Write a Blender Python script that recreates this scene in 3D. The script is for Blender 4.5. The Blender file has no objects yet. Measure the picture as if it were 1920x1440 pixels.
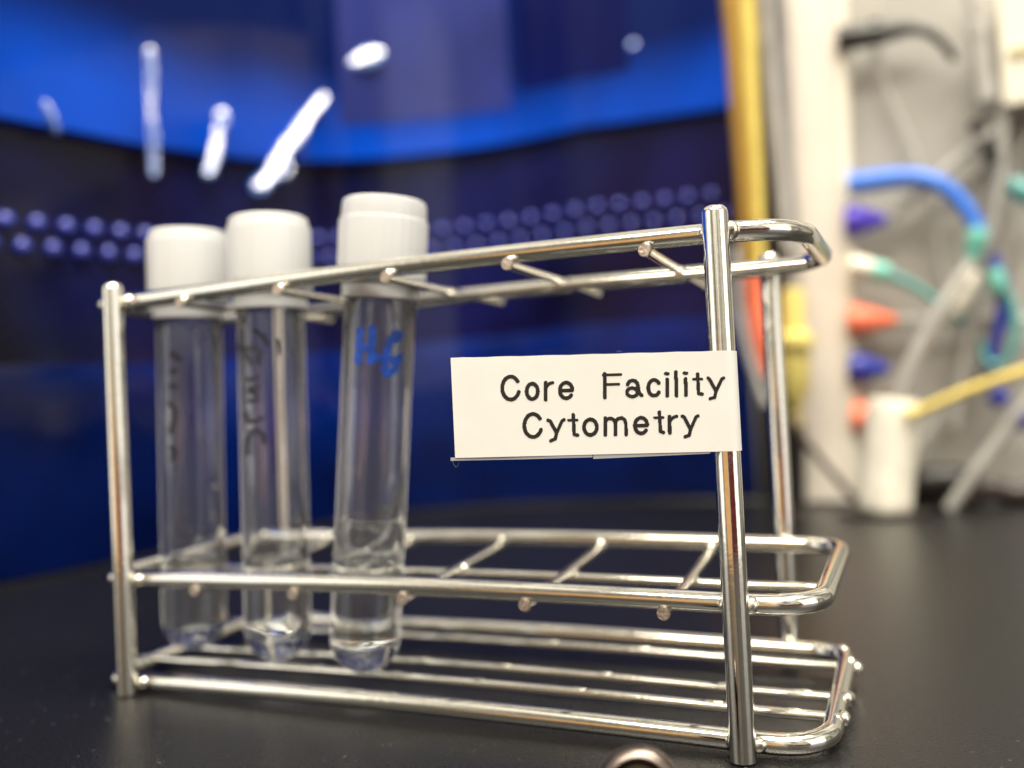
import bpy, bmesh, math, random
import numpy as np
from mathutils import Vector, Matrix

random.seed(7)
S = 0.001                       # everything below is written in millimetres
SC = bpy.context.scene
COL = SC.collection

# ------------------------------------------------------------------ camera
CP = np.array([133.115, -125.373, 48.704]); YAW, PITCH, ROLL, FPX = -0.41344, 0.02273, -0.04731, 1746.17

def cam_axes():
    f = np.array([math.sin(YAW)*math.cos(PITCH), math.cos(YAW)*math.cos(PITCH), math.sin(PITCH)])
    rt = np.array([math.cos(YAW), -math.sin(YAW), 0.0]); up = np.cross(rt, f)
    R = math.cos(ROLL)*rt + math.sin(ROLL)*up; U = -math.sin(ROLL)*rt + math.cos(ROLL)*up
    return R, U, f
CR, CU, CF = cam_axes()
cam = bpy.data.cameras.new('camera'); co = bpy.data.objects.new('camera', cam); COL.objects.link(co)
co.matrix_world = Matrix(((CR[0], CU[0], -CF[0], CP[0]*S), (CR[1], CU[1], -CF[1], CP[1]*S), (CR[2], CU[2], -CF[2], CP[2]*S), (0, 0, 0, 1)))
cam.sensor_width = 36.0; cam.lens = 36.0*FPX/1920.0
cam.clip_start = 0.005; cam.clip_end = 20.0
cam.dof.use_dof = True; cam.dof.focus_distance = 124.3*S; cam.dof.aperture_fstop = cam.lens/3.7; cam.dof.aperture_blades = 0
SC.camera = co

def ray(px, py): return CF + CR*(px-960)/FPX - CU*(py-720)/FPX
def at_y(px, py, y): v = ray(px, py); return CP + v*(y-CP[1])/v[1]
def at_z(px, py, z): v = ray(px, py); return CP + v*(z-CP[2])/v[2]

# ------------------------------------------------------------------ render settings
SC.render.engine = 'CYCLES'
cy = SC.cycles
cy.max_bounces = 18; cy.transmission_bounces = 16; cy.transparent_max_bounces = 12; cy.glossy_bounces = 8; cy.diffuse_bounces = 4
cy.caustics_reflective = False; cy.caustics_refractive = False
cy.sample_clamp_indirect = 6.0
cy.use_denoising = True
try: cy.denoiser = 'OPENIMAGEDENOISE'
except Exception: pass
SC.view_settings.view_transform = 'Standard'; SC.view_settings.look = 'None'
SC.view_settings.exposure = 0.0; SC.view_settings.gamma = 1.0

# ------------------------------------------------------------------ world: the dim room behind the photographer
W = bpy.data.worlds.new('World'); SC.world = W; W.use_nodes = True
nt = W.node_tree; nt.nodes.clear()
def wn(t, **k):
    n = nt.nodes.new(t)
    for a, b in k.items(): setattr(n, a, b)
    return n
tc = wn('ShaderNodeTexCoord'); sx = wn('ShaderNodeSeparateXYZ'); nt.links.new(tc.outputs['Generated'], sx.inputs[0])
rz = wn('ShaderNodeValToRGB')
mr = wn('ShaderNodeMapRange'); mr.inputs['From Min'].default_value = -1; mr.inputs['From Max'].default_value = 1
nt.links.new(sx.outputs['Z'], mr.inputs['Value']); nt.links.new(mr.outputs[0], rz.inputs['Fac'])
el = rz.color_ramp.elements
el[0].position = 0.0; el[0].color = (.05, .048, .045, 1)
el[1].position = 1.0; el[1].color = (.95, .89, .76, 1)
for p, c in ((.44, (.10, .095, .08, 1)), (.52, (.50, .465, .385, 1)), (.66, (.56, .52, .43, 1)), (.76, (.78, .73, .62, 1))):
    e = rz.color_ramp.elements.new(p); e.color = c
mp = wn('ShaderNodeMapping'); mp.inputs['Scale'].default_value = (3.2, 3.2, 1.0)
nz = wn('ShaderNodeTexNoise'); nz.inputs['Scale'].default_value = 1.3; nz.inputs['Detail'].default_value = 3.0
nt.links.new(tc.outputs['Generated'], mp.inputs[0]); nt.links.new(mp.outputs[0], nz.inputs['Vector'])
nr = wn('ShaderNodeValToRGB'); nr.color_ramp.elements[0].position = .38; nr.color_ramp.elements[0].color = (.30, .30, .29, 1)
nr.color_ramp.elements[1].position = .66; nr.color_ramp.elements[1].color = (1.65, 1.62, 1.55, 1)
nt.links.new(nz.outputs['Fac'], nr.inputs['Fac'])
mm = wn('ShaderNodeMix', data_type='RGBA', blend_type='MULTIPLY'); mm.inputs['Factor'].default_value = 1.0
nt.links.new(rz.outputs[0], mm.inputs['A']); nt.links.new(nr.outputs[0], mm.inputs['B'])
last = mm.outputs['Result']
nrm = wn('ShaderNodeVectorMath', operation='NORMALIZE'); nt.links.new(tc.outputs['Generated'], nrm.inputs[0])
sz = wn('ShaderNodeSeparateXYZ'); nt.links.new(nrm.outputs[0], sz.inputs[0])
def figure(direction, half, top, color, last):       # the photographer: a maroon jacket and warm hands, up to eye level
    d = Vector((direction[0], direction[1], 0)).normalized()
    dot = wn('ShaderNodeVectorMath', operation='DOT_PRODUCT'); dot.inputs[1].default_value = d
    nt.links.new(nrm.outputs[0], dot.inputs[0])
    m = wn('ShaderNodeMapRange', interpolation_type='SMOOTHSTEP')
    m.inputs['From Min'].default_value = math.cos(math.radians(half+4)); m.inputs['From Max'].default_value = math.cos(math.radians(half-4))
    nt.links.new(dot.outputs['Value'], m.inputs['Value'])
    h = wn('ShaderNodeMapRange', interpolation_type='SMOOTHSTEP')
    h.inputs['From Min'].default_value = math.sin(math.radians(top+5)); h.inputs['From Max'].default_value = math.sin(math.radians(top-5))
    nt.links.new(sz.outputs['Z'], h.inputs['Value'])
    k = wn('ShaderNodeMath', operation='MULTIPLY'); nt.links.new(m.outputs[0], k.inputs[0]); nt.links.new(h.outputs[0], k.inputs[1])
    x = wn('ShaderNodeMix', data_type='RGBA'); nt.links.new(k.outputs[0], x.inputs['Factor'])
    nt.links.new(last, x.inputs['A']); x.inputs['B'].default_value = (*color, 1)
    return x.outputs['Result']
last = figure((.72, -.69), 31, 9, (.13, .022, .022), last)
last = figure((-.14, -.99), 18, 16, (.80, .44, .18), last)
bg = wn('ShaderNodeBackground'); bg.inputs['Strength'].default_value = 1.0
nt.links.new(last, bg.inputs['Color'])
wo = wn('ShaderNodeOutputWorld'); nt.links.new(bg.outputs[0], wo.inputs[0])

# ------------------------------------------------------------------ lamps of the room and added side fills
def area(name, loc, target, sx_, sy_, power, color):
    l = bpy.data.lights.new(name, 'AREA'); l.shape = 'RECTANGLE'; l.size = sx_*S; l.size_y = sy_*S; l.energy = power; l.color = color
    o = bpy.data.objects.new(name, l); COL.objects.link(o); o.location = Vector(loc)*S
    o.rotation_euler = (Vector(target)-Vector(loc)).to_track_quat('-Z', 'Y').to_euler()
    return o
area('ceiling_light', (250, -650, 1150), (60, 40, 40), 1100, 300, 22.0, (1.0, .93, .80))
area('ceiling_light', (420, -60, 1250), (140, 290, 80), 900, 300, 24.0, (1.0, .94, .83))

area('side_fill_light', (1150, -250, 330), (60, 20, 45), 700, 900, 2.6, (1.0, .97, .92))  # added tall lamp, gives tubes and posts a pale streak on the right
area('side_fill_light', (-750, -620, 380), (40, 20, 45), 500, 900, 1.7, (1.0, .97, .92))  # added counterpart for the pale streaks on the left

# ------------------------------------------------------------------ materials
def mat(name, base, rough=.5, metal=0.0, **kw):
    m = bpy.data.materials.new(name); m.use_nodes = True
    b = m.node_tree.nodes['Principled BSDF']
    b.inputs['Base Color'].default_value = (*base, 1); b.inputs['Roughness'].default_value = rough; b.inputs['Metallic'].default_value = metal
    for k, v in kw.items():
        if k in b.inputs: b.inputs[k].default_value = v
    return m
def grain(m, scale=800.0, amount=.15, bump=0.0, rough=0.0, stretch=(1, 1, 1)):
    """procedural variation of the colour, the gloss and the fine relief"""
    t = m.node_tree; b = t.nodes['Principled BSDF']
    c = t.nodes.new('ShaderNodeTexCoord'); mp = t.nodes.new('ShaderNodeMapping'); mp.inputs['Scale'].default_value = stretch
    n = t.nodes.new('ShaderNodeTexNoise'); n.inputs['Scale'].default_value = scale; n.inputs['Detail'].default_value = 4.0
    t.links.new(c.outputs['Object'], mp.inputs[0]); t.links.new(mp.outputs[0], n.inputs['Vector'])
    base = tuple(b.inputs['Base Color'].default_value)
    r = t.nodes.new('ShaderNodeValToRGB')
    r.color_ramp.elements[0].position = .3; r.color_ramp.elements[1].position = .7
    r.color_ramp.elements[0].color = tuple(x*(1-amount) for x in base[:3])+(1,)
    r.color_ramp.elements[1].color = tuple(min(1, x*(1+amount)) for x in base[:3])+(1,)
    t.links.new(n.outputs['Fac'], r.inputs['Fac']); t.links.new(r.outputs[0], b.inputs['Base Color'])
    if rough:
        q = t.nodes.new('ShaderNodeMapRange'); v = b.inputs['Roughness'].default_value
        q.inputs['To Min'].default_value = max(0, v-rough); q.inputs['To Max'].default_value = v+rough
        t.links.new(n.outputs['Fac'], q.inputs['Value']); t.links.new(q.outputs[0], b.inputs['Roughness'])
    if bump:
        u = t.nodes.new('ShaderNodeBump'); u.inputs['Strength'].default_value = bump; u.inputs['Distance'].default_value = .0003
        t.links.new(n.outputs['Fac'], u.inputs['Height']); t.links.new(u.outputs[0], b.inputs['Normal'])
    return m
M = {}
M['chrome'] = grain(mat('chrome', (.86, .835, .765), .10, 1.0), 900, .05, .06, .05)
M['bead'] = grain(mat('weld_metal', (.84, .80, .70), .16, 1.0), 1500, .12, .3, .06)
M['cut'] = grain(mat('cut_wire_end', (.64, .55, .47), .4, 1.0), 2500, .35, .6, .1)
M['ps'] = mat('clear_polystyrene', (.97, .98, .985), .02, 0.0, **{'IOR': 1.55, 'Transmission Weight': .97, 'Sheen Weight': 1.0, 'Sheen Roughness': .25})
M['water'] = mat('clear_liquid', (.985, .99, 1.0), 0.0, 0.0, **{'IOR': 1.33, 'Transmission Weight': 1.0})
M['cap'] = grain(mat('milky_polyethylene', (.97, .98, .99), .34, 0.0, **{'Transmission Weight': .36, 'IOR': 1.42, 'Coat Weight': .25, 'Coat Roughness': .15}), 40, .02, 0, .06)
M['ink_black'] = grain(mat('black_marker', (.015, .015, .02), .5), 900, .4)
M['ink_blue'] = grain(mat('blue_marker', (.004, .06, .40), .45), 700, .35)
M['tape'] = grain(mat('label_tape', (.80, .79, .745), .36), 220, .025, .04, .08)
M['print'] = grain(mat('printed_ink', (.016, .013, .012), .45), 1500, .3)
M['laminate'] = mat('clear_laminate', (.75, .75, .72), .12, 0.0, **{'Alpha': .38})
M['fibre'] = mat('adhesive_fibre', (.7, .7, .7), .5, 0.0, **{'Alpha': .3})
M['bench'] = grain(mat('black_resin', (.0065, .0065, .007), .30, 0.0, **{'Specular IOR Level': .44}), 2600, .6, .28, .12)
def specks(m, scale, edge, color):
    """dust: tiny pale specks scattered over the surface"""
    t = m.node_tree; b = t.nodes['Principled BSDF']
    c = t.nodes.new('ShaderNodeTexCoord'); v = t.nodes.new('ShaderNodeTexVoronoi'); v.inputs['Scale'].default_value = scale
    n = t.nodes.new('ShaderNodeTexNoise'); n.inputs['Scale'].default_value = scale*.12
    t.links.new(c.outputs['Object'], v.inputs['Vector']); t.links.new(c.outputs['Object'], n.inputs['Vector'])
    ad = t.nodes.new('ShaderNodeMath'); ad.operation = 'MULTIPLY_ADD'; ad.inputs[1].default_value = -.22; t.links.new(n.outputs['Fac'], ad.inputs[0]); t.links.new(v.outputs['Distance'], ad.inputs[2])
    r = t.nodes.new('ShaderNodeMapRange'); r.inputs['From Min'].default_value = edge; r.inputs['From Max'].default_value = edge-.05
    t.links.new(ad.outputs[0], r.inputs['Value'])
    x = t.nodes.new('ShaderNodeMix'); x.data_type = 'RGBA'; old = b.inputs['Base Color'].links[0].from_socket
    t.links.new(r.outputs[0], x.inputs['Factor']); t.links.new(old, x.inputs['A']); x.inputs['B'].default_value = (*color, 1)
    t.links.new(x.outputs['Result'], b.inputs['Base Color'])
specks(M['bench'], 420, -.005, (.075, .073, .068))
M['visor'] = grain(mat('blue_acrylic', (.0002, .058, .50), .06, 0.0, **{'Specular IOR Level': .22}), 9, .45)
def paint_reflection(m, z0, z1, dark, wob=.02):
    """reflection painted into the acrylic colour: clear blue below, deepening to navy above"""
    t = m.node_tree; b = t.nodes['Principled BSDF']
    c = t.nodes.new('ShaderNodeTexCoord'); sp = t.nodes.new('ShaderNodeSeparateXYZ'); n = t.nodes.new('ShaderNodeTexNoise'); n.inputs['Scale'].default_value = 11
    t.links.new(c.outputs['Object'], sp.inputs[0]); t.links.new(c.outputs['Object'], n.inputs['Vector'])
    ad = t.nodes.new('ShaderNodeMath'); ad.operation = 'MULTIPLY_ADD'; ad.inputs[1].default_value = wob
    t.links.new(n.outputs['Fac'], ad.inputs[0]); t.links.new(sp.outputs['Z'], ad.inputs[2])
    m2 = t.nodes.new('ShaderNodeMath'); m2.operation = 'MULTIPLY_ADD'; m2.inputs[1].default_value = -.16      # the painted edge climbs to the right
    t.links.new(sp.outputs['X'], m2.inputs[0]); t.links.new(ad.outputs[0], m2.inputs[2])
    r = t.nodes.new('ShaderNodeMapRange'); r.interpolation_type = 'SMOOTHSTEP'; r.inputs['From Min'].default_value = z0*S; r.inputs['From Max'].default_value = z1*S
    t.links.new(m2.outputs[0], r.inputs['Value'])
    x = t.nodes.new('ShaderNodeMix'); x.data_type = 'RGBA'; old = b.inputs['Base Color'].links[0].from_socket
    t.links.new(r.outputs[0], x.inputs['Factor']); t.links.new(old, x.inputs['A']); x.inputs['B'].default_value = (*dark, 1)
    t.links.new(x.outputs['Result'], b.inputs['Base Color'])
paint_reflection(M['visor'], 185, 225, (.0004, .007, .075))
M['lower'] = grain(mat('navy_acrylic', (.0005, .010, .108), .08, 0.0, **{'Specular IOR Level': .3}), 14, .6)
M['band'] = grain(mat('dark_band', (.004, .005, .042), .10, 0.0, **{'Specular IOR Level': .22}), 14, .8)
M['stud'] = grain(mat('stud_plastic', (.03, .045, .36), .18, 0.0, **{'Specular IOR Level': .9}), 60, .3)
M['greyblue'] = grain(mat('greyblue_patch', (.018, .026, .15), .16, 0.0, **{'Specular IOR Level': .35}), 12, .4)
M['dark'] = grain(mat('navy_patch', (.0005, .003, .06), .07, 0.0, **{'Specular IOR Level': .2}), 12, .5)
M['lip'] = mat('panel_edge', (.02, .02, .05), .15)
M['casing'] = grain(mat('cream_casing', (.76, .70, .61), .45), 60, .03, .05)
M['edge'] = grain(mat('ivory_edge', (.80, .76, .63), .4), 60, .03)
M['wall'] = grain(mat('grey_enamel', (.38, .365, .33), .5), 25, .06, .03)
def plastic(n, c, r=.35, **k): M[n] = grain(mat(n+'_plastic', c, r, 0.0, **k), 120, .12)
plastic('black', (.018, .016, .014)); plastic('blue', (.05, .19, .72)); plastic('navy', (.02, .03, .28)); plastic('violet', (.09, .05, .55))
plastic('orange', (.90, .20, .10)); plastic('teal', (.18, .55, .45)); plastic('deepteal', (.10, .32, .30)); plastic('yellow', (.75, .58, .13))
plastic('lemon', (.78, .66, .20)); plastic('ochre', (.52, .30, .05), .3); plastic('ivory', (.90, .85, .72), .35)
plastic('hose', (.86, .84, .78), .2, **{'Transmission Weight': .55, 'IOR': 1.25}); plastic('grey', (.35, .33, .31), .3, **{'Transmission Weight': .2})
plastic('brown', (.05, .035, .03)); plastic('red', (.55, .03, .03)); plastic('khaki', (.45, .37, .16))
M['steel'] = grain(mat('bright_steel', (.15, .12, .105), .3, 1.0), 500, .1, .1, .05)

# ------------------------------------------------------------------ mesh helpers
class MB:
    def __init__(s): s.v = []; s.f = []
    def add(s, v, f):
        n = len(s.v); s.v += [tuple(map(float, p)) for p in v]; s.f += [tuple(i+n for i in q) for q in f]; return s
    def tube(s, path, r, n=14, cap=True, closed=False):
        P = [np.asarray(p, float) for p in path]; k = len(P)
        rr = r if hasattr(r, '__len__') else [r]*k
        tan = []
        for i in range(k):
            a = P[(i-1) % k] if (closed or i > 0) else P[i]; b = P[(i+1) % k] if (closed or i < k-1) else P[i]
            t = b-a; tan.append(t/np.linalg.norm(t))
        ref = np.array([0, 0, 1.]) if abs(tan[0][2]) < .9 else np.array([1., 0, 0])
        u = np.cross(tan[0], ref); u /= np.linalg.norm(u)
        v = []; f = []
        for i in range(k):
            u = u - tan[i]*(u@tan[i]); u /= np.linalg.norm(u); w = np.cross(tan[i], u)
            for j in range(n):
                a = 2*math.pi*j/n; v.append(P[i]+rr[i]*(math.cos(a)*u+math.sin(a)*w))
        for i in range(k if closed else k-1):
            for j in range(n):
                a = i*n+j; b = i*n+(j+1) % n; c = ((i+1) % k)*n+(j+1) % n; d = ((i+1) % k)*n+j
                f.append((a, b, c, d))
        if cap and not closed:
            f.append(tuple(range(n))[::-1]); f.append(tuple(range((k-1)*n, k*n)))
        return s.add(v, f)
    def lathe(s, prof, base, top, n=40, mod=None):
        """revolve (radius, height) pairs round the axis base -> top"""
        b = np.asarray(base, float); ax = np.asarray(top, float)-b; ax /= np.linalg.norm(ax)
        u = np.cross(ax, [0, 1., 0]); u /= np.linalg.norm(u); w = np.cross(ax, u)
        v = []; f = []; rings = []
        for i, (r, h) in enumerate(prof):
            if r < 1e-6: rings.append([len(v)]); v.append(b+ax*h)
            else:
                q = []
                for j in range(n):
                    a = 2*math.pi*j/n; R = r*(mod(i, a) if mod else 1)
                    q.append(len(v)); v.append(b+ax*h+R*(math.cos(a)*u+math.sin(a)*w))
                rings.append(q)
        for A, B in zip(rings, rings[1:]):
            if len(A) == 1 and len(B) == 1: continue
            for j in range(n):
                k = (j+1) % n
                if len(A) == 1: f.append((A[0], B[k], B[j]))
                elif len(B) == 1: f.append((A[j], A[k], B[0]))
                else: f.append((A[j], A[k], B[k], B[j]))
        return s.add(v, f)
    def prism(s, poly, z0, z1, shear=(0, 0)):
        n = len(poly)
        v = [(x, y, z0) for x, y in poly]+[(x+shear[0], y+shear[1], z1) for x, y in poly]
        f = [tuple(range(n))[::-1], tuple(range(n, 2*n))]+[(i, (i+1) % n, (i+1) % n+n, i+n) for i in range(n)]
        return s.add(v, f)
    def box(s, a, b): return s.prism([(a[0], a[1]), (b[0], a[1]), (b[0], b[1]), (a[0], b[1])], a[2], b[2])
    def ball(s, c, r, sq=(1, 1, 1), n=14, m=8):
        prof = [(math.sin(math.pi*i/m), -math.cos(math.pi*i/m)) for i in range(m+1)]
        k = MB().lathe(prof, (0, 0, 0), (0, 0, 1), n)
        return s.add([(c[0]+p[0]*r*sq[0], c[1]+p[1]*r*sq[1], c[2]+p[2]*r*sq[2]) for p in k.v], k.f)
    def mesh(s, name, m, org=(0, 0, 0), smooth=40.0):
        me = bpy.data.meshes.new(name)
        o = np.asarray(org, float)
        me.from_pydata([tuple((np.asarray(p)-o)*S) for p in s.v], [], s.f); me.update()
        bm = bmesh.new(); bm.from_mesh(me); bmesh.ops.recalc_face_normals(bm, faces=bm.faces); bm.to_mesh(me); bm.free()
        me.materials.append(m)
        if smooth:
            me.polygons.foreach_set('use_smooth', [True]*len(me.polygons)); me.set_sharp_from_angle(angle=math.radians(smooth))
        return me
    def build(s, name, m, parent=None, label=None, smooth=40.0, root=None):
        """one mesh object; as a part it hangs on its parent with vertices relative to the thing's base"""
        org = np.array(root['base']) if root is not None else (np.array(parent['base']) if parent is not None and 'base' in parent else np.zeros(3))
        o = bpy.data.objects.new(name, s.mesh(name, m, org, smooth)); COL.objects.link(o)
        if parent is not None: o.parent = parent
        if label: o['label'] = label
        return o
def thing(name, label, cat, base=(0, 0, 0), group=None):
    o = bpy.data.objects.new(name, None); COL.objects.link(o); o.location = Vector(base)*S; o.empty_display_size = .005
    o['base'] = [float(x) for x in base]; o['label'] = label; o['category'] = cat
    if group: o['group'] = group
    return o
def tag(o, label, cat, group=None):
    o['label'] = label; o['category'] = cat
    if group: o['group'] = group
    return o
def piece(name, me, loc, parent, rot=None):       # a repeated part that shares its mesh
    o = bpy.data.objects.new(name, me); COL.objects.link(o); o.parent = parent
    o.location = (Vector(loc)-Vector(parent['base']))*S
    if rot: o.rotation_euler = rot
    return o
def spline(P, n=8):
    P = [np.asarray(p, float) for p in P]; Q = [2*P[0]-P[1]]+P+[2*P[-1]-P[-2]]; out = []
    for i in range(1, len(Q)-2):
        for t in np.linspace(0, 1, n, endpoint=False):
            a, b, c, e = Q[i-1:i+3]
            out.append(.5*(2*b+(c-a)*t+(2*a-5*b+4*c-e)*t*t+(3*b-a-3*c+e)*t**3))
    return out+[P[-1]]

# ------------------------------------------------------------------ bench
b = MB().prism([(-700, -420), (520, -420), (520, 306), (-700, 306)], -30, 0)
o = b.build('lab_bench', M['bench'], smooth=0); o['kind'] = 'structure'; o['label'] = 'black resin bench top'

# ------------------------------------------------------------------ the blue machine behind
PL = spline([(-124, -60), (-123, 20), (-121, 80), (-117, 140), (-109, 190), (-96, 230), (-74, 262), (-45, 283), (-10, 296), (30, 302), (64, 304)], 12)
PL = [p for p in PL]
_s = np.r_[0, np.cumsum([np.linalg.norm(b-a) for a, b in zip(PL, PL[1:])])]-20.0   # arc length, 0 at y = -40
_px = np.array([p[0] for p in PL]); _py = np.array([p[1] for p in PL])
SMAX = float(_s[-1])
def plan(s):
    x = np.interp(s, _s, _px); y = np.interp(s, _s, _py)
    dx = np.interp(s+2, _s, _px)-np.interp(s-2, _s, _px); dy = np.interp(s+2, _s, _py)-np.interp(s-2, _s, _py)
    l = math.hypot(dx, dy); return x, y, dy/l, -dx/l       # point and the normal into the room
def kz(s): return float(np.interp(s, [60, 113, 163, 227, 310, 388, 460], [.78, .80, .82, .86, .94, 1.0, 1.0]))
def sheet(s0, s1, z0, z1, off, thick, n=90, rows=1, k=True):
    """a curved panel standing on the plan curve; off = how far it stands into the room"""
    v = []; f = []
    ss = np.linspace(s0, s1, n+1)
    r = min(1.2, thick/3)
    if not (callable(z0) or callable(z1)): sec = [(off, z0+r), (off, z1-r), (off-r, z1), (off-thick, z1), (off-thick, z0), (off-r, z0)]
    m = 6
    for s in ss:
        x, y, nx, ny = plan(s); q = kz(s) if k else 1.0
        if callable(z0) or callable(z1):
            za = z0(s) if callable(z0) else z0; zb_ = z1(s) if callable(z1) else z1
            sec = [(off, za+r), (off, zb_-r), (off-r, zb_), (off-thick, zb_), (off-thick, za), (off-r, za)]
        for d, z in sec: v.append((x+nx*d, y+ny*d, z*q))
    for i in range(n):
        for j in range(m):
            f.append((i*m+j, i*m+(j+1) % m, (i+1)*m+(j+1) % m, (i+1)*m+j))
    f.append(tuple(range(m))); f.append(tuple(range(n*m, n*m+m))[::-1])
    return MB().add(v, f)
cyt = thing('flow_cytometer', 'big glossy blue lab machine with curved front and cream side casing behind the rack', 'lab machine', (-10, 296, 0))
S0, S1 = 5.0, SMAX-1
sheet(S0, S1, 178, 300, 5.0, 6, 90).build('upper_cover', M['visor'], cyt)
sheet(S0, S1, 80, 181, 0.0, 4, 90).build('dark_band', M['band'], cyt)
def belly(s0, s1, z0, z1, n=90, m=12):
    v = []; f = []
    for s in np.linspace(s0, s1, n+1):
        x, y, nx, ny = plan(s); q = kz(s)
        for j in range(m+1):
            z = z0+(z1-z0)*j/m; d = 1.2-9*(1-j/m)**2-(.9 if j == m else 0)
            v.append((x+nx*d, y+ny*d, z*q))
        v.append((x-nx*12, y-ny*12, z1*q)); v.append((x-nx*12, y-ny*12, z0*q))
    k = m+3
    for i in range(n):
        for j in range(k): f.append((i*k+j, i*k+(j+1) % k, (i+1)*k+(j+1) % k, (i+1)*k+j))
    f += [tuple(range(k)), tuple(range(n*k, n*k+k))[::-1]]
    return MB().add(v, f)
belly(S0, S1, 2, 85).build('lower_panel', M['lower'], cyt)
sheet(S0, S1, .3, 2, -8.5, 3, 90).build('base_gasket', M['black'], cyt)
sheet(264, 352, 196, 290, 5.3, .6, 24).build('greyblue_sheet', M['greyblue'], cyt)  # thin raised sheet, greyer than the cover
sheet(358, 411, 203, 290, 5.5, .6, 16).build('navy_sheet', M['dark'], cyt)  # thin raised sheet, darker than the cover
# studs: two staggered rows round the dark band
st = MB().ball((0, 0, 0), 2.9, (1, 1, 1), 12, 8).mesh('stud', M['stud'], (0, 0, 0))
for row, (z, off) in enumerate(((140.5, 0.0), (131.0, 5.3))):
    s = 92.0+off
    while s < S1-4:
        x, y, nx, ny = plan(s)
        piece('stud', st, (x+nx*.6, y+ny*.6, z*kz(s)), cyt)
        s += 10.7
# cream side casing and the recessed wall to its right
def lean(z): return (z/215.0*5.2)
c0 = MB().prism([(83.0, 292), (103.2, 291.5), (103.2, 330), (83.0, 330)], 1.5, 300, (7.2, 0)).build('side_casing', M['casing'], cyt, smooth=0)
e = MB()
cap_poly = [(103.35, 290.5)]+[(103.35+4.2*math.sin(a), 290.5+4.2*(1-math.cos(a))) for a in np.linspace(.3, 1.5, 6)]+[(107.5, 330), (103.35, 330)]
e.prism(cap_poly, 1.5, 300, (7.2, 0)).build('casing_edge', M['edge'], cyt, smooth=30)
MB().prism([(107.8, 304), (330, 304), (330, 312), (107.8, 312)], -20, 300).build('recess_wall', M['wall'], cyt, smooth=0)
MB().prism([(64.5, 304.3), (83.5, 300), (83.5, 312), (64.5, 312)], .5, 300).build('inner_seam', M['black'], cyt, smooth=0)

# glints: added discs on the blue cover stand in for mirrored room lamps
def surf_hit(px, py):
    v = ray(px, py)
    for i in range(len(PL)-1):
        a = PL[i][:2]; e_ = PL[i+1][:2]-a
        D = v[0]*(-e_[1])+e_[0]*v[1]
        if abs(D) < 1e-12: continue
        r0 = a-CP[:2]
        t = (r0[0]*(-e_[1])+e_[0]*r0[1])/D; u = (v[0]*r0[1]-v[1]*r0[0])/D
        if t > 0 and 0 <= u <= 1:
            s = _s[i]+u*(_s[i+1]-_s[i]); x, y, nx, ny = plan(s)
            p = CP+v*t
            return p+np.array([nx, ny, 0])*5.0, np.array([nx, ny, 0.0])
LAMP = np.array([250., -650, 1150])
M['glint_hard'] = mat('glint_facet', (.02, .12, .5), .12, 0.0, **{'IOR': 2.9})
M['glint_soft'] = mat('glint_facet_soft', (.02, .12, .5), .14, 0.0, **{'IOR': 1.95})
GL = [([(258, 100), (260, 150), (261, 215)], [2.2, 2.9, 1.9]), ([(262, 228), (264, 270), (266, 328)], [2.0, 2.8, 2.2]),
      ([(62, 200), (70, 222), (82, 250)], [1.5, 2.2, 1.3]), ([(392, 218), (392, 236), (386, 256)], [2.8, 3.6, 1.6]), ([(385, 268), (380, 292), (370, 326)], [2.6, 3.2, 2.6]),
      ([(586, 190), (574, 204), (566, 216)], [2.9, 3.9, 2.5]), ([(560, 218), (535, 254), (520, 280)], [3.0, 5.2, 3.4]), ([(516, 272), (500, 305), (488, 336)], [2.6, 5.2, 3.6]), ([(478, 338), (466, 350)], [4.0, 4.6]), ([(510, 330), (516, 322)], [3.2, 3.2]),
      ([(650, 122), (672, 114), (692, 110)], [3.6, 7.0, 4.2]), ([(1190, 91), (1191, 93)], [3.0, 3.0])]
for pts, rad in GL:                       # added glossy facets, each tilted to mirror the ceiling light at the camera
    P_ = spline([np.array(p, float) for p in pts], 8) if len(pts) > 2 else [np.array(pts[0], float), np.array(pts[1], float)]
    bright = max(rad) > 2.7 and pts[0][0] < 1000; W_ = np.interp(np.linspace(0, 1, len(P_)), np.linspace(0, 1, len(rad)), rad)*(.72 if max(rad) > 3.1 else .55)
    mb = MB(); last_p = None
    for q, w in zip(P_, W_):
        p, n = surf_hit(*q)
        if last_p is not None and np.linalg.norm(p-last_p) < w*.55: continue
        last_p = p
        d = CP-p; d /= np.linalg.norm(d); e_ = LAMP-p; e_ /= np.linalg.norm(e_)
        h = d+e_; h /= np.linalg.norm(h)
        c_ = p+n*(w*math.sqrt(max(0, 1-(h@n)**2))*.5+.6)
        mb.lathe([(0, -1.3), (w*1.1, -1.0)]+[(w*1.15*r_, -.2*w*r_*r_) for r_ in (1, .85, .7, .5, .3, .12)]+[(0, 0)], c_, c_+h, 20)
    mb.build('glint_facet', M['glint_hard'] if bright else M['glint_soft'], cyt, smooth=30)

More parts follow.
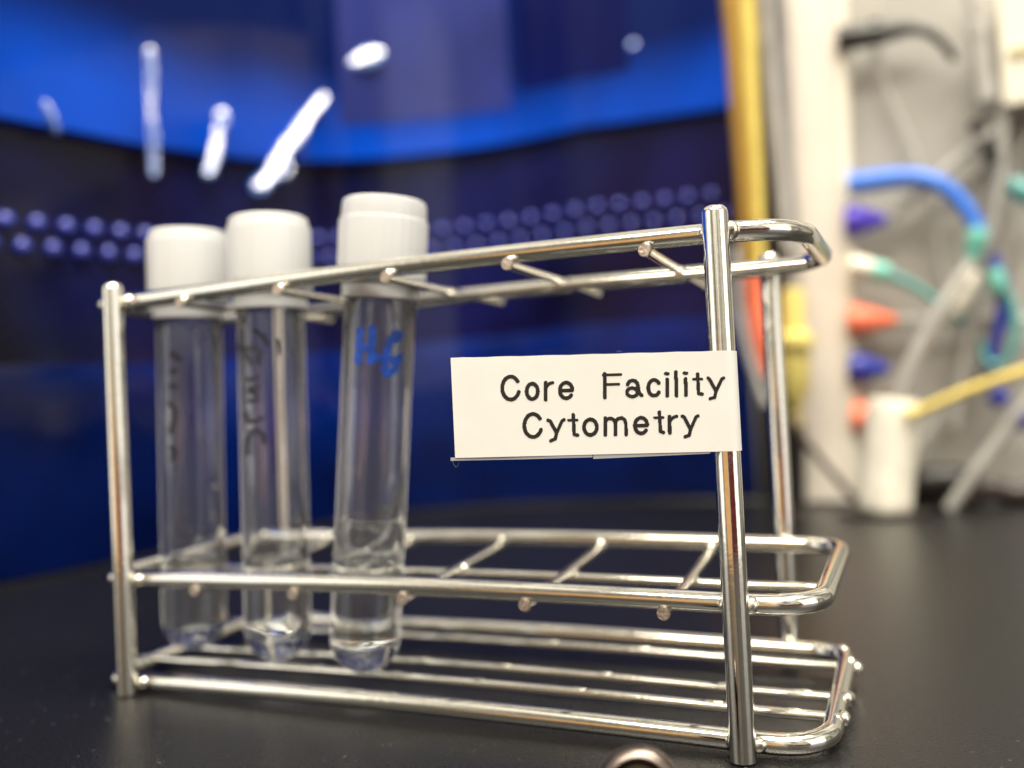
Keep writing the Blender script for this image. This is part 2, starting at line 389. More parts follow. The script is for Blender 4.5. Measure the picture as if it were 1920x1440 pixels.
# ------------------------------------------------------------------ chrome test tube rack
L, D = 108.97, 48.76
YF, YB = 3.2, D-3.2
ZT, ZM, ZB = (71.0, 71.0), (20.3, 21.7), (1.75, 3.3)
RP, RR, RD = 1.78, 1.5, .78
XL, XR = -7.6, 119.4
def rz_at(z, x, y):
    t = (y-YF)/(YB-YF); bow = .56*max(0.0, 1-((x-L/2)/(L/2))**2)
    return z[0]+(z[1]-z[0])*t+bow
def loop(z, rad=7.5, rl=3.0):
    pts = []
    def arc(cx, cy_, a0, a1, rad=rad):
        for a in np.linspace(a0, a1, 9): pts.append((cx+rad*math.cos(a), cy_+rad*math.sin(a)))
    xs = np.linspace(XL+rl+2, XR-rad-2, 24)
    for x in xs: pts.append((x, YF))
    arc(XR-rad, YF+rad, -math.pi/2, 0)
    for y in np.linspace(YF+rad+3, YB-rad-3, 5): pts.append((XR, y))
    arc(XR-rad, YB-rad, 0, math.pi/2)
    for x in xs[::-1]: pts.append((x, YB))
    arc(XL+rl, YB-rl, math.pi/2, math.pi, rl)
    for y in np.linspace(YB-rl-3, YF+rl+3, 5): pts.append((XL, y))
    arc(XL+rl, YF+rl, math.pi, 1.5*math.pi, rl)
    return [(x, y, rz_at(z, x, y)) for x, y in pts]
rack = thing('test_tube_rack', 'chrome wire test tube rack with three shelves on the black bench', 'tube rack', (L/2, D/2, 0))
for z, nm in ((ZT, 'top_rail'), (ZM, 'middle_rail'), (ZB, 'bottom_rail')):
    MB().tube(loop(z, 10.5 if z is ZT else 6.5), RR, 16, closed=True).build(nm, M['chrome'], rack, smooth=60)
def post_prof(h): return [(0, 0), (RP-.35, 0), (RP, .3), (RP, h-1.0), (RP-.18, h-.45), (RP-.6, h-.1), (RP-1.1, h), (0, h)]
for x, y in ((0, 0), (L, 0), (L, D), (0, D)):
    z0 = 1.6 if y > 1 else 0.0
    MB().lathe(post_prof(74.2-z0), (x, y, z0), (x, y, 74.2), 24).build('post', M['chrome'], rack)
# dividers under the shelves, their cut ends poking out at the front
def divider(p, q, n=10):
    p = np.array(p, float); q = np.array(q, float)
    return MB().tube([p, p+(q-p)*.02, p+(q-p)*.5+np.array([0, 0, random.uniform(-.15, .15)]), p+(q-p)*.98, q], [RD*1.2, RD, RD, RD, RD*1.05], n)
bead = MB().ball((0, 0, 0), 1.0, (1, 1, 1), 10, 6).mesh('weld_bead', M['bead'], (0, 0, 0), 80)
def add_bead(p, sc):
    o = piece('weld_bead', bead, p, rack); o.scale = sc; o.rotation_euler = (random.uniform(0, 3), random.uniform(-.3, .3), random.uniform(0, 3)); return o
for i in range(5):
    x = 14.64+21*i
    zt = rz_at(ZT, x, YF)-1.75; zm = rz_at(ZM, x, YF)-1.75
    dv = divider((x+.2, YF-2.2, zt), (x-1.7, YB+3.4, rz_at(ZT, x, YB)-1.7)).build('divider', M['chrome'], rack, smooth=50)
    disc = MB().tube([(x+.2, YF-2.5, zt), (x+.2, YF-2.15, zt)], [RD*1.15, RD*1.3], 12).build('cut_end', M['cut'], dv, root=rack)
    dv = divider((x, YF-1.3, zm), (x-2.0, YB-.6, rz_at(ZM, x, YB)-1.35)).build('divider', M['chrome'], rack, smooth=50)
    disc = MB().tube([(x, YF-1.6, zm), (x, YF-1.25, zm)], [RD*1.15, RD*1.3], 12).build('cut_end', M['cut'], dv, root=rack)
    add_bead((x-2.0, YB-1.2, rz_at(ZM, x, YB)-.7), (1.0, 1.2, .9))
    add_bead((x-.8, 24.4, rz_at(ZM, x, 24)-1.7), (1.5, .9, .8))
    add_bead((x-.6, 24.4, rz_at(ZT, x, 24)-1.9), (1.1, .9, .8))
    add_bead((x+.1, YF-1.0, zt+.6), (1.0, .9, .8))
def long_wire(y, z, x0, x1, dz=0.0):
    xs = np.linspace(x0, x1, 14)
    return MB().tube([(x, y+.12*math.sin(x*.07+y), rz_at(z, x, y)+dz) for x in xs], RD, 12)
long_wire(24.6, ZM, XL+1, XR-1.6, -2.6).build('centre_wire', M['chrome'], rack, smooth=60)
long_wire(24.4, ZT, XL+1, XR-1.6, -2.7).build('centre_wire', M['chrome'], rack, smooth=60)
for y, x0 in ((13.6, XL-2.6), (22.6, XL-3.2), (39.5, XL-1.5)):
    wz = (2.45, 2.45)
    long_wire(y, wz, x0, XR+1.5).build('bottom_wire', M['chrome'], rack, smooth=60)
    for x in (XR+1.2, XL):
        add_bead((x, y, rz_at(wz, x, y)), (1.5, 1.15, 1.2))
        add_bead((x-.6*random.random(), y-1.8, rz_at(ZB, x, y)+.6), (1.1, .9, 1.0))
    for k in range(7): add_bead((14.6+17*k+random.uniform(-3, 3), y, rz_at(wz, 14.6+17*k, y)+.5), (1.7, .5, .40)).rotation_euler = (0, 0, random.uniform(-.1, .1))
add_bead((XR-1.2, YB-1.6, rz_at(ZB, XR, YB)+.6), (1.7, 1.3, 1.1))
for x in (0, L):
    for z in (ZT, ZM, ZB):
        sg = 1
        add_bead((x+1.6, YF-1.0, rz_at(z, x, YF)), (1.3, 1.2, 1.4)); add_bead((x-1.6, YF-1.0, rz_at(z, x, YF)), (1.2, 1.1, 1.3))
        add_bead((x+1.5, YB+1.1, rz_at(z, x, YB)), (1.3, 1.2, 1.4)); add_bead((x-1.5, YB+1.1, rz_at(z, x, YB)), (1.2, 1.1, 1.3))

# ------------------------------------------------------------------ tubes
RO, RI = 6.0, 5.15
def ray_cyl(px, py, b_, t_, r):
    ax = t_-b_; ax = ax/np.linalg.norm(ax); v = ray(px, py); o_ = CP-b_
    vp = v-ax*(v@ax); op = o_-ax*(o_@ax)
    A = vp@vp; B = 2*vp@op; C = op@op-r*r; disc = B*B-4*A*C
    if disc < 0: t = -B/(2*A)
    else: t = (-B-math.sqrt(disc))/(2*A)
    p = CP+v*t; n = p-b_; n = n-ax*(n@ax); n /= np.linalg.norm(n)
    return b_+ax*((p-b_)@ax)+n*r, n
def stroke(mb, pts, w, b_, t_):
    """a pen stroke lying on the outside of the tube; w in photo pixels"""
    P = spline([np.array(p, float) for p in pts], 5) if len(pts) > 2 else [np.asarray(pts[0], float)+(np.asarray(pts[1], float)-np.asarray(pts[0], float))*t for t in np.linspace(0, 1, 5)]
    v = []; k = len(P)
    for i, p in enumerate(P):
        d = P[min(i+1, k-1)]-P[max(i-1, 0)]; d /= np.linalg.norm(d)+1e-9; nn = np.array([-d[1], d[0]])
        ww = w*(.5+.06*math.sin(i*1.7))*(.7 if i in (0, k-1) else 1)
        for sg in (-1, 0, 1):
            q, n = ray_cyl(*(p+nn*ww*sg), b_, t_, RO+.06+.015*(1-abs(sg))); v.append(q)
    f = []
    for i in range(k-1):
        for j in (0, 1): f.append((i*3+j, i*3+j+1, i*3+4+j, i*3+3+j))
    mb.add(v, f)
def make_tube(label, b_, t_, zliq, rise, strokes, ink, wpx, bubbles=(), step=2.0):
    b_ = np.array(b_, float); t_ = np.array(t_, float); H = float(np.linalg.norm(t_-b_)); ax = (t_-b_)/H
    root = thing('test_tube', label, 'test tube', b_, 'capped test tubes in the rack')
    prof = []
    for a in np.linspace(0, math.pi/2, 12): prof.append((RO*math.sin(a), RO-RO*math.cos(a)))
    ht = H-7.4
    prof += [(RO, 20), (RO+.03, 45), (RO+.06, ht-.3), (RO-.1, ht), (RI+.2, ht), (RI+.06, ht-.3), (RI+.03, 45), (RI, 20)]
    for a in np.linspace(math.pi/2, 0, 12): prof.append((RI*math.sin(a), RO-RI*math.cos(a)))
    MB().lathe(prof, b_, t_, 56).build('tube_body', M['ps'], root, smooth=60)
    # liquid with its meniscus
    r = RI+.04; p2 = []
    for a in np.linspace(0, math.pi/2, 12): p2.append((r*math.sin(a), RO-r*math.cos(a)))
    p2 += [(r, zliq*.7), (r, zliq+rise)]
    for q in (.985, .95, .9, .85, .78, .7, .6, .45, .25, 0): p2.append((r*q, zliq+rise*q**(7 if rise > 3 else 5)))
    MB().lathe(p2, b_, t_, 48).build('liquid', M['water'], root, smooth=60)
    # snap cap with a fluted skirt
    h0 = H-14.4
    pc = [(0, H-1.6), (4.6, H-1.8), (4.95, H-2.6), (5.0, h0-2.6), (6.12, h0-2.9), (6.7, h0-2.6), (6.75, h0+.2), (7.1, h0+.4), (7.66, h0+.8), (7.6, H-step-.4), (7.52, H-step), (7.3, H-step+.12), (7.25, H-1.0), (7.1, H-.35), (6.6, H-.06), (5.2, H), (4.6, H-.25), (0, H-.3)]
    flut = lambda i, a: 1+(.016*max(0, math.cos(a*30)) if 9 <= i <= 11 else 0)
    MB().lathe(pc, b_, t_, 132, flut).build('cap', M['cap'], root, smooth=35)
    mb = MB()
    for s_ in strokes: stroke(mb, s_, wpx, b_, t_)
    mb.build('handwriting', ink, root, smooth=60)
    if bubbles:
        mb = MB()
        for px, py, rr in bubbles:
            q, n = ray_cyl(px, py, b_, t_, RO+.02); mb.ball(q, rr, (1, 1, 1.1), 10, 6)
        mb.build('droplets', M['water'], root, smooth=60)
    return root
def cs(ox, oy, k, *lst): return [[(ox+x/k, oy+y/k) for x, y in l] for l in lst]
make_tube('white capped clear tube at the far left of the row, faint black writing', (1.1, 16, 4.3), (4.1, 15.2, 85.5), 17.0, 1.0,
          cs(280, 560, 4.5, [(165, 455), (215, 475), (262, 530)], [(150, 742), (195, 738), (250, 747)], [(160, 870), (215, 955), (195, 1050), (170, 1150)], [(165, 1250), (205, 1300), (175, 1370)], [(160, 620), (250, 600)]),
          M['ink_black'], 9.0, [(310, 676, .45), (370, 625, .4), (411, 677, .45), (405, 760, .4), (393, 828, .45), (402, 912, .6), (398, 970, .5)])
make_tube('white capped clear tube in the middle, black letters running down it', (22.7, 14, 4.0), (24.0, 14.6, 85.5), 17.6, 1.0,
          cs(420, 560, 4.5, [(110, 408), (180, 425), (290, 412)], [(240, 260), (325, 315), (372, 400)], [(185, 450), (205, 510), (240, 560)], [(320, 430), (290, 500), (300, 560)],
             [(180, 690), (300, 658)], [(185, 775), (310, 740)], [(200, 770), (290, 815)], [(185, 870), (300, 850)], [(180, 950), (200, 1030), (260, 1030), (330, 1005)], [(345, 1230), (320, 1140), (250, 1110), (205, 1180), (195, 1330)], [(455, 330), (468, 480)]),
          M['ink_black'], 7.5)
make_tube('white capped clear tube nearest the label, blue handwriting near its top', (42.1, 12.3, 3.7), (50.1, 13.0, 85.0), 18.4, 8.2,
          cs(620, 540, 7.2, [(400, 520), (385, 780), (370, 1040)], [(565, 500), (550, 760), (540, 1030)], [(395, 820), (530, 790)], [(590, 925), (640, 945), (690, 935)],
             [(970, 660), (900, 620), (840, 660), (775, 800), (745, 1000), (725, 1150)], [(725, 1170), (800, 1150), (870, 1080), (880, 1010)], [(960, 910), (900, 960), (780, 965)], [(870, 590), (900, 680), (830, 700)]),
          M['ink_blue'], 13.5, [(630, 1000, .5), (628, 1040, .5)], 3.6)

# ------------------------------------------------------------------ printed label flag on the front right post
A0 = np.array([76.0, -15.1]); PC = np.array([L, 0.0]); RPt = RP+.1
dv = PC-A0; dl = np.linalg.norm(dv); tl = math.sqrt(dl*dl-RPt*RPt)
ang = math.atan2(dv[1], dv[0])-math.asin(RPt/dl)
du = np.array([math.cos(ang), math.sin(ang)]); nu = np.array([du[1], -du[0]])      # along the flag, and towards the viewer
T0 = A0+du*tl
flag = thing('label_flag', 'white printed tape label folded round the front right post of the rack', 'label', (L, 0, 48))
def lab_uz(px, py):
    v = ray(px, py); t = ((A0-CP[:2])@nu)/(v[:2]@nu); p = CP+v*t; return (p[:2]-A0)@du, p[2]
def lab_pt(u, z, off=0.0):
    wav = .10*math.sin(u*.22+.5)*max(0, 1-u/tl)
    if u <= tl: q = A0+du*u+nu*(off+wav)
    else:
        th = (u-tl)/RPt; a0 = math.atan2(nu[1], nu[0])
        q = PC+(RPt+off)*np.array([math.cos(a0+th), math.sin(a0+th)])
    return (q[0], q[1], z)
uTL, zTL = lab_uz(845, 671); uBL, zBL = lab_uz(845, 859); uTR, zTR = lab_uz(1358, 657.5); uBR, zBR = lab_uz(1358, 846.5)
us = list(np.linspace(uTL, tl, 24))+[tl+RPt*a for a in np.linspace(.1, math.pi, 16)]
v = []; f = []
def ztop(u): return zTL+(zTR-zTL)*(u-uTL)/(uTR-uTL)+.03*math.sin(u*1.1)
def zbot(u): return zBL+(zBR-zBL)*(u-uTL)/(uTR-uTL)
lay = [lab_pt(u, 0)[:2] for u in us]
lay += [tuple(A0+du*u-nu*(.0-.0)+(-nu)*.22*(1-u/tl)+(-nu)*(2*RPt*(u/tl))*1.0) for u in np.linspace(tl, uTL+.3, 14)]   # back layer returns to the flag's free end
mbt = MB()
n = len(lay); v = []; TH = .045
for i, (x, y) in enumerate(lay):
    u = us[i] if i < len(us) else float(np.linspace(tl, uTL+.3, 14)[i-len(us)])
    uu = min(u, tl+3)
    d = np.array(lay[min(i+1, n-1)])-np.array(lay[max(i-1, 0)]); d /= np.linalg.norm(d); nn = np.array([d[1], -d[0]])*TH
    v += [(x+nn[0], y+nn[1], zbot(uu)), (x+nn[0], y+nn[1], ztop(uu)), (x-nn[0], y-nn[1], ztop(uu)), (x-nn[0], y-nn[1], zbot(uu))]
f = [(4*i+j, 4*i+4+j, 4*i+4+(j+1) % 4, 4*i+(j+1) % 4) for i in range(n-1) for j in range(4)]
f += [(0, 1, 2, 3), (4*n-4, 4*n-1, 4*n-2, 4*n-3)]
mbt.add(v, f).build('tape', M['tape'], flag, smooth=50)
# lettering: low resolution strokes set out on the label printer's own dot grid
def k5(*p): return [(820+x/6, 640+y/6) for x, y in p]
def k6(*p): return [(1100+x/6, 640+y/6) for x, y in p]
def ell(cx, cy_, rx, ry, a0, a1, n=26): return [(cx+rx*math.cos(math.radians(a)), cy_-ry*math.sin(math.radians(a))) for a in np.linspace(a0, a1, n)]
ST = []      # (polyline in photo pixels, half width)
def add(p, w=20.5): ST.append((p, w/6.0+.2))
add(k5(*ell(826, 525, 96, 129, 36, 340))); add(k5(*ell(1068, 562, 63, 86, 0, 360)))
add(k5((1219, 465), (1219, 655))); add(k5((1222, 520), (1245, 490), (1268, 470), (1297, 466)), 17)
add(k5(*ell(1449, 552, 71, 88, 8, 322))); add(k5((1380, 553), (1519, 550)), 19)
add(k6((202, 365), (206, 632))); add(k6((190, 378), (383, 372)), 16); add(k6((205, 486), (360, 482)), 16)
add(k6((460, 486), (478, 452), (510, 440), (545, 444), (570, 470), (580, 520), (588, 580), (618, 608)), 20); add(k6(*ell(512, 573, 60, 48, 0, 360)), 19); add(k6((575, 530), (520, 524)), 17)
add(k6(*ell(758, 522, 66, 88, 38, 325)))
add(k6((905, 428), (907, 612)), 20); add(k6((886, 363), (914, 363)), 17); add(k6((1003, 345), (1010, 610)), 20)
add(k6((1112, 422), (1116, 605)), 20); add(k6((1094, 357), (1124, 357)), 17)
add(k6((1247, 367), (1258, 585), (1298, 593)), 19); add(k6((1197, 426), (1295, 424)), 13)
add(k6((1366, 414), (1380, 425), (1455, 560)), 19); add(k6((1538, 412), (1518, 425), (1455, 560), (1438, 630), (1388, 644)), 18)
add(k5(*ell(1076, 946, 97, 129, 36, 338)))
add(k5((1245, 888), (1268, 895), (1342, 1030)), 19); add(k5((1424, 882), (1402, 895), (1342, 1030), (1326, 1098), (1275, 1118)), 18)
add(k5((1528, 825), (1540, 1045), (1577, 1056)), 19); add(k5((1473, 886), (1574, 884)), 13)
add(k5(*ell(1722, 965, 72, 88, 0, 360)))
add(k6((208, 862), (210, 1052))); add(k6((210, 905), (235, 872), (275, 866), (308, 885), (322, 920), (324, 1050)), 19); add(k6((324, 905), (350, 872), (392, 860), (425, 880), (440, 920), (444, 1048)), 19)
add(k6(*ell(612, 947, 70, 88, 8, 322))); add(k6((545, 948), (680, 945)), 19)
add(k6((817, 795), (830, 1012), (862, 1024)), 19); add(k6((763, 858), (860, 855)), 13)
add(k6((930, 848), (934, 1030))); add(k6((936, 900), (958, 868), (982, 850), (1012, 842)), 17)
add(k6((1075, 842), (1096, 852), (1168, 990)), 19); add(k6((1252, 838), (1228, 852), (1168, 990), (1152, 1058), (1106, 1072)), 18)
SL = -.030                       # the lines of print climb slightly to the right
G = 1.0                         # one printer dot in photo pixels
def ink_cells():
    segs = []
    for p, w in ST:
        for a, b_ in zip(p, p[1:]): segs.append((a[0], a[1]-SL*(a[0]-1100), b_[0], b_[1]-SL*(b_[0]-1100), w))
    X = np.arange(930, 1366, G); Y = np.arange(690, 845, G)
    gx, gy = np.meshgrid(X, Y); m = np.zeros_like(gx, bool)
    for x0, y0, x1, y1, w in segs:
        dx, dy = x1-x0, y1-y0; l2 = dx*dx+dy*dy+1e-9
        t = np.clip(((gx-x0)*dx+(gy-y0)*dy)/l2, 0, 1)
        m |= np.hypot(gx-x0-t*dx, gy-y0-t*dy) < w
    return X, Y, m
X, Y, m = ink_cells()
mbl = MB()
for j, y in enumerate(Y):
    i = 0
    while i < len(X):
        if m[j, i]:
            k = i
            while k+1 < len(X) and m[j, k+1]: k += 1
            x0, x1 = X[i]-G/2, X[k]+G/2
            nseg = max(1, int((x1-x0)/8)); xs = np.linspace(x0, x1, nseg+1); vv = []
            for x in xs:
                for yy in (y+G/2, y-G/2):
                    u, z = lab_uz(x, yy+SL*(x-1100)); vv.append(lab_pt(u, z, .075))
            mbl.add(vv, [(2*q, 2*q+2, 2*q+3, 2*q+1) for q in range(nseg)])
            i = k+1
        else: i += 1
me = mbl.build('lettering', M['print'], flag, smooth=0)
# the clear laminate showing past the white layer along the lower edge
def strip(pts, th=.05):
    vv = [lab_pt(*lab_uz(*p), off=-.02) for p in pts]; vv += [lab_pt(*lab_uz(*p), off=-.02-th) for p in pts]; k = len(pts)
    return MB().add(vv, [tuple(range(k)), tuple(range(k, 2*k))[::-1]]+[(i, (i+1) % k, (i+1) % k+k, i+k) for i in range(k)])
strip([(845, 858), (980, 855.5), (1111, 852), (1111, 857.5), (980, 861), (845, 864)]).build('laminate_edge', M['laminate'], flag, smooth=0)
strip([(1112.5, 852), (1220, 849), (1333, 846), (1331, 850.5), (1220, 855.5), (1112.5, 860.5)]).build('laminate_edge', M['laminate'], flag, smooth=0)
def fib(pts, r=.011):
    return MB().tube([lab_pt(*lab_uz(*p), off=.12) for p in spline([np.array(q, float) for q in pts], 6)], r, 5)
fb = fib([(848, 858), (850, 868), (856, 876), (861, 868)]);
fb2 = fib([(1155, 662), (1159, 658), (1166, 660)]); fb.add(fb2.v, fb2.f)
fo = fb.build('adhesive_fibres', M['fibre'], flag)

# ------------------------------------------------------------------ hoses and fittings of the machine
def P(px, py, y=285.0): return at_y(px, py, y)
def R(rpx, y=285.0): return rpx*(y+125)/.9/1746.0
def hose(name, label, cat, pts, rpx, m, y=285.0, group=None, ys=None, n=10, parent=None):
    q = [P(px, py, ys[i] if ys else y) for i, (px, py) in enumerate(pts)]
    path = spline(q, 8)
    rr = rpx if hasattr(rpx, '__len__') else [rpx]*len(pts)
    rad = np.interp(np.linspace(0, len(pts)-1, len(path)), range(len(pts)), rr)*R(1.0, y)
    mb = MB().tube(path, list(rad), n)
    if parent is not None: return mb.build(name, m, parent, smooth=60)
    return tag(mb.build(name, m, smooth=60), label, cat, group)
def fitting(name, label, cat, prof, p0, p1, m, y=285.0, group=None, parent=None, n=24, mod=None):
    """a turned fitting from photo point p0 to p1; prof = (radius px, fraction along)"""
    a = P(*p0, y); b_ = P(*p1, y); l = np.linalg.norm(b_-a)
    mb = MB().lathe([(r*R(1.0, y), t*l) for r, t in prof], a, b_, n, mod)
    if parent is not None: return mb.build(name, m, parent, smooth=40)
    return tag(mb.build(name, m, smooth=40), label, cat, group)
CONE = [(0, 0), (23, 0), (25, .06), (24, .35), (19, .5), (12, .8), (8, 1.0), (0, 1.0)]
# yellow brown hose with orange end, left of the cream casing
t = thing('drain_hose', 'thick yellow brown hose hanging down to an orange end left of the cream casing', 'hose', P(1415, 520, 270))
hose('hose_wall', '', '', [(1376, -60), (1388, 60), (1396, 200), (1406, 350), (1413, 500), (1416, 525)], [27, 26, 24, 22, 20, 19], M['ochre'], 270, parent=t)
hose('hose_stripe', '', '', [(1396, -60), (1404, 60), (1410, 200), (1419, 350), (1424, 500)], [13, 13, 12, 10, 9], M['yellow'], 262, parent=t)
fitting('orange_tip', '', '', [(0, 0), (19, 0), (20, .1), (18, .5), (19, .55), (14, .8), (7, 1.0), (0, 1.0)], (1416, 515), (1434, 705), M['orange'], 268, parent=t)
hose('looped_hose', 'thin clear hose curving round the orange hose end', 'hose', [(1381, 460), (1384, 560), (1398, 640), (1420, 715), (1438, 760)], 7, M['hose'], 262)
hose('clear_hose', 'clear hose running straight down just right of the yellow brown hose', 'hose', [(1432, -60), (1440, 60), (1452, 220), (1466, 360), (1478, 470)], 10, M['hose'], 274)
hose('grey_hose', 'grey hose running down against the edge of the cream casing', 'hose', [(1462, -60), (1468, 60), (1474, 220), (1482, 360), (1490, 470)], 9, M['grey'], 280)
t = thing('yellow_connector', 'pale yellow ribbed connector standing in front of the cream casing', 'connector', P(1495, 760, 270))
fitting('connector_body', '', '', [(0, 0), (10, 0), (14, .08), (22, .14), (24, .5), (29, .52), (29, .6), (19, .63), (18, .98), (12, 1), (0, 1)], (1493, 762), (1487, 542), M['lemon'], 270, parent=t)
fitting('collar', '', '', [(0, 0), (30, 0), (31, .5), (30, 1), (0, 1)], (1493, 648), (1492, 630), M['lemon'], 268.5, parent=t)
hose('stem', '', '', [(1488, 545), (1487, 505), (1486, 470)], 11, M['grey'], 271, parent=t)
hose('stem', '', '', [(1493, 755), (1494, 775), (1495, 800)], 10, M['khaki'], 271, parent=t)
hose('dark_gap', 'black upright rod standing in for the dark gap between blue front and cream casing', 'gap', [(1494, 790), (1494, 870), (1494, 962)], 14, M['black'], 284)  # black rod put in for the darkness of the gap
hose('thin_cable', 'thin brown black cable slanting down across foot of the cream casing', 'cable', [(1478, 780), (1500, 815), (1545, 870), (1590, 922), (1618, 950)], 6, M['brown'], 265)
fitting('steel_foot', 'small steel stud on the bench at foot of the dark gap', 'stud', [(0, 0), (14, 0), (15, .4), (11, .9), (0, 1)], (1493, 985), (1492, 950), M['steel'], 262)
# right of the casing
t = thing('black_cable', 'black cable with thick sleeve curving out high on the right', 'cable', P(1600, 70, 290))
hose('sleeve', '', '', [(1570, 74), (1600, 70), (1640, 64), (1690, 55), (1715, 52)], [20, 20, 17, 12, 10], M['black'], 290, parent=t)
hose('lead', '', '', [(1705, 53), (1740, 60), (1768, 82), (1790, 112)], [9, 8, 7, 6], M['black'], 290, parent=t)
fitting('sleeve_clip', '', '', [(0, 0), (9, 0), (9, .8), (5, 1), (0, 1)], (1640, 58), (1641, 38), M['black'], 289, parent=t)
t = thing('blue_hose', 'thick bright blue hose arching down to a teal connector', 'hose', P(1610, 342, 285))
hose('hose_wall', '', '', [(1590, 344), (1620, 342), (1680, 334), (1735, 336), (1785, 362), (1820, 405), (1840, 450)], [17, 17, 16, 14, 13, 12, 11], M['blue'], 285, parent=t)
fitting('teal_connector', '', '', [(0, 0), (13, 0), (15, .2), (15, .6), (11, .7), (10, 1), (0, 1)], (1836, 428), (1822, 486), M['teal'], 281, parent=t)
t = thing('fitting', 'violet cone fitting poking out below the bright blue hose', 'fitting', P(1590, 414, 290))
fitting('cone', '', '', CONE, (1585, 414), (1662, 412), M['violet'], 290, parent=t)
hose('tubing', '', '', [(1650, 412), (1690, 390), (1760, 330), (1820, 280), (1880, 235)], 9, M['hose'], 292, parent=t)
t = thing('fitting', 'orange cone fitting poking out half way up the grey wall', 'fitting', P(1585, 600, 290))
fitting('cone', '', '', CONE, (1590, 601), (1682, 600), M['orange'], 290, parent=t)
hose('tubing', '', '', [(1670, 600), (1720, 601), (1780, 600), (1850, 598), (1930, 602)], 9, M['hose'], 293, parent=t)
t = thing('fitting', 'navy cone fitting below the orange cone fitting', 'fitting', P(1590, 690, 290))
fitting('cone', '', '', CONE, (1592, 690), (1668, 692), M['navy'], 290, parent=t)
t = thing('fitting', 'short orange cylinder fitting half hidden behind the white canister', 'fitting', P(1600, 780, 290))
fitting('cylinder', '', '', [(0, 0), (24, 0), (26, .2), (26, .8), (22, 1), (0, 1)], (1598, 781), (1652, 783), M['orange'], 292, parent=t)
# white canister
t = thing('canister', 'slim ivory canister with ridged side standing on black disc', 'canister', at_z(1658, 955, 1.2))
b0 = at_z(1658, 956, 1.6); b1 = b0+np.array([6.2, 0, 47.0])
rib = lambda i, a: 1+(.035 if (2 < i < 7 and math.cos(9*a) > .3) else 0)
MB().lathe([(0, 0), (9.6, 0), (10.0, .8), (9.9, 4), (9.7, 20), (9.5, 34), (9.5, 35.5), (9.5, 39), (9.4, 41.5), (8.9, 42.6), (7.6, 43), (0, 43)], b0, b1, 72, rib).build('canister_body', M['ivory'], t, smooth=35)
MB().lathe([(0, -1.4), (17.5, -1.4), (18, -.9), (18, -.2), (17, 0), (0, 0)], b0, b0+np.array([0, 0, 1.]), 40).build('foot_disc', M['black'], t)
hose('neck_tube', 'clear tube leaving the top of the ivory canister and rising right', 'tube', [(1682, 765), (1690, 735), (1715, 670), (1752, 600), (1790, 540), (1822, 490)], [9, 10, 12, 12, 11, 9], M['hose'], 255)
hose('yellow_hose', 'thin yellow hose rising to the right from the ivory canister', 'hose', [(1700, 778), (1730, 768), (1800, 738), (1870, 712), (1940, 690)], 8, M['yellow'], 252)
t = thing('teal_hose', 'thin teal hose with a white end arching over the orange cone', 'hose', P(1600, 498, 286))
hose('white_end', '', '', [(1595, 496), (1620, 500), (1645, 508)], [16, 15, 12], M['ivory'], 286, parent=t)
hose('hose_wall', '', '', [(1632, 504), (1660, 512), (1710, 534), (1750, 560), (1790, 590), (1810, 612)], [10, 9, 7, 6, 6, 5], M['deepteal'], 286, parent=t)
fitting('teal_collar', '', '', [(0, 0), (15, 0), (15, 1), (0, 1)], (1636, 505), (1664, 513), M['teal'], 286, parent=t)
hose('clear_riser', 'clear upright tube in the middle of the grey wall', 'tube', [(1880, 200), (1878, 300), (1862, 420), (1832, 520), (1812, 640), (1800, 730), (1792, 800)], [9, 9, 8, 7, 7, 6, 6], M['hose'], 290)
hose('thin_riser', 'thin clear line looping from the white valve up to the top edge', 'tube', [(1800, 590), (1770, 520), (1745, 380), (1700, 250), (1650, 130), (1640, -20)], 4, M['hose'], 297)
hose('crossing_line', 'thin clear line crossing behind the teal and navy coil', 'tube', [(1700, 860), (1780, 760), (1850, 620), (1885, 470), (1900, 330), (1940, 220)], 5, M['hose'], 296)
hose('white_valve', 'white valve body where the clear tubes meet', 'valve', [(1826, 508), (1810, 530), (1796, 565), (1788, 590)], [14, 19, 17, 10], M['ivory'], 278)
t = thing('navy_coil', 'navy and teal coiled hoses bunched at the right edge', 'hose', P(1870, 600, 284))
hose('navy_hose', '', '', [(1862, 478), (1880, 540), (1878, 600), (1862, 660), (1856, 705)], [8, 10, 10, 8, 7], M['navy'], 284, parent=t)
hose('teal_hose', '', '', [(1840, 640), (1850, 680), (1880, 680), (1902, 640), (1900, 580), (1878, 530)], [5, 6, 6, 7, 7, 6], M['deepteal'], 282, parent=t)
fitting('teal_collar', '', '', [(0, 0), (10, 0), (12, .3), (12, .8), (9, 1), (0, 1)], (1866, 504), (1874, 548), M['teal'], 280, parent=t)
hose('slanting_tube', 'clear tube slanting down to the bench at the right edge', 'tube', [(1780, 955), (1800, 925), (1850, 855), (1895, 795), (1945, 735)], 10, M['hose'], 268)
hose('thin_hose', 'thin grey hose curving down in the top right corner', 'hose', [(1805, -30), (1830, 40), (1858, 110), (1872, 190)], 4, M['grey'], 294)
t = thing('sight_glass', 'glassy upright cylinder fitting near the top right corner', 'fitting', P(1845, 190, 288))
fitting('barrel', '', '', [(0, 0), (15, 0), (17, .1), (13, .3), (12, .75), (16, .85), (13, 1), (0, 1)], (1850, 192), (1832, 40), M['hose'], 288, parent=t)
t = thing('filter_housing', 'white housing with brown slot cut off by top right corner', 'housing', P(1900, 100, 290))
a = P(1882, 196, 284); b_ = P(2000, -40, 284)
MB().box((a[0], 284, a[2]), (b_[0]+20, 303, b_[2])).build('housing_body', M['edge'], t, smooth=0)
a = P(1892, 108, 282.5); b_ = P(2000, 74, 282.5)
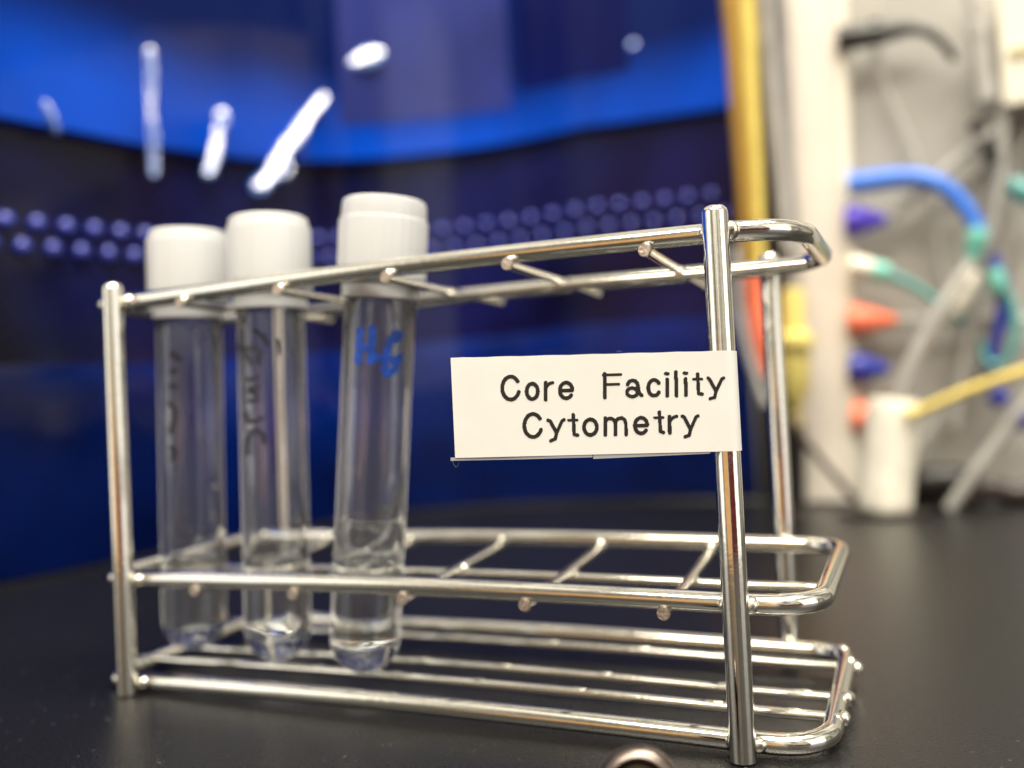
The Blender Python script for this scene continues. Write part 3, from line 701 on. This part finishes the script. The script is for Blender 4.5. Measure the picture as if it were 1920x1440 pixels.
MB().box((a[0], 283, a[2]), (b_[0], 286, b_[2])).build('slot', M['khaki'], t, smooth=0)
fitting('pinch_clip', 'small black clip on the clear tube, the upper one', 'clip', [(0, 0), (10, 0), (12, .5), (8, 1), (0, 1)], (1828, 228), (1836, 248), M['black'], 284, 'small black tube clips')
fitting('pinch_clip', 'small black clip on the clear tube, the lower longer one', 'clip', [(0, 0), (9, 0), (12, .5), (9, 1), (0, 1)], (1850, 262), (1862, 306), M['black'], 284, 'small black tube clips')
fitting('green_plug', 'dark green plug cut off by the right edge', 'plug', [(0, 0), (12, 0), (17, .5), (17, .9), (12, 1), (0, 1)], (1892, 342), (1935, 372), M['deepteal'], 284)
fitting('port', 'small navy port low on the grey wall, left of the two', 'port', [(0, 0), (12, 0), (15, .5), (10, 1), (0, 1)], (1858, 735), (1886, 755), M['navy'], 288, 'small navy ports')
fitting('port', 'small navy port touching the right edge of the photo', 'port', [(0, 0), (12, 0), (17, .5), (12, 1), (0, 1)], (1900, 775), (1930, 800), M['navy'], 288, 'small navy ports')
hose('cable_bundle', 'fat black cable lying along the foot of the grey wall', 'cable', [(1690, 925), (1730, 905), (1790, 900), (1840, 915)], [16, 26, 24, 16], M['black'], 296)
hose('foot_cable', 'black cable at the foot of the wall by right edge', 'cable', [(1815, 935), (1850, 915), (1900, 925), (1950, 922)], [13, 18, 17, 17], M['brown'], 294)

# ------------------------------------------------------------------ small shiny dome in front of the rack
c = at_z(1203, 1568, 0)
t = thing('ring_knob', 'small dark shiny ring knob on the bench, cut off by the bottom edge', 'knob', c)
ctr = c+np.array([0, 0, 5.0]); ax_ = CP-ctr; ax_[2] *= .8; ax_ /= np.linalg.norm(ax_); q = ctr+ax_
MB().lathe([(0, -4.0), (3.6, -4.0), (4.5, -3.0), (4.9, -1.2), (4.8, 0), (4.2, .8), (3.5, 1.0), (2.9, .5), (2.7, -.6), (0, -.7)], ctr, q, 40).build('knob_body', M['steel'], t)
MB().lathe([(0, -.6), (1.9, -.6), (1.8, .2), (1.2, .7), (0, .95)], ctr, q, 28).build('centre_button', M['steel'], t)
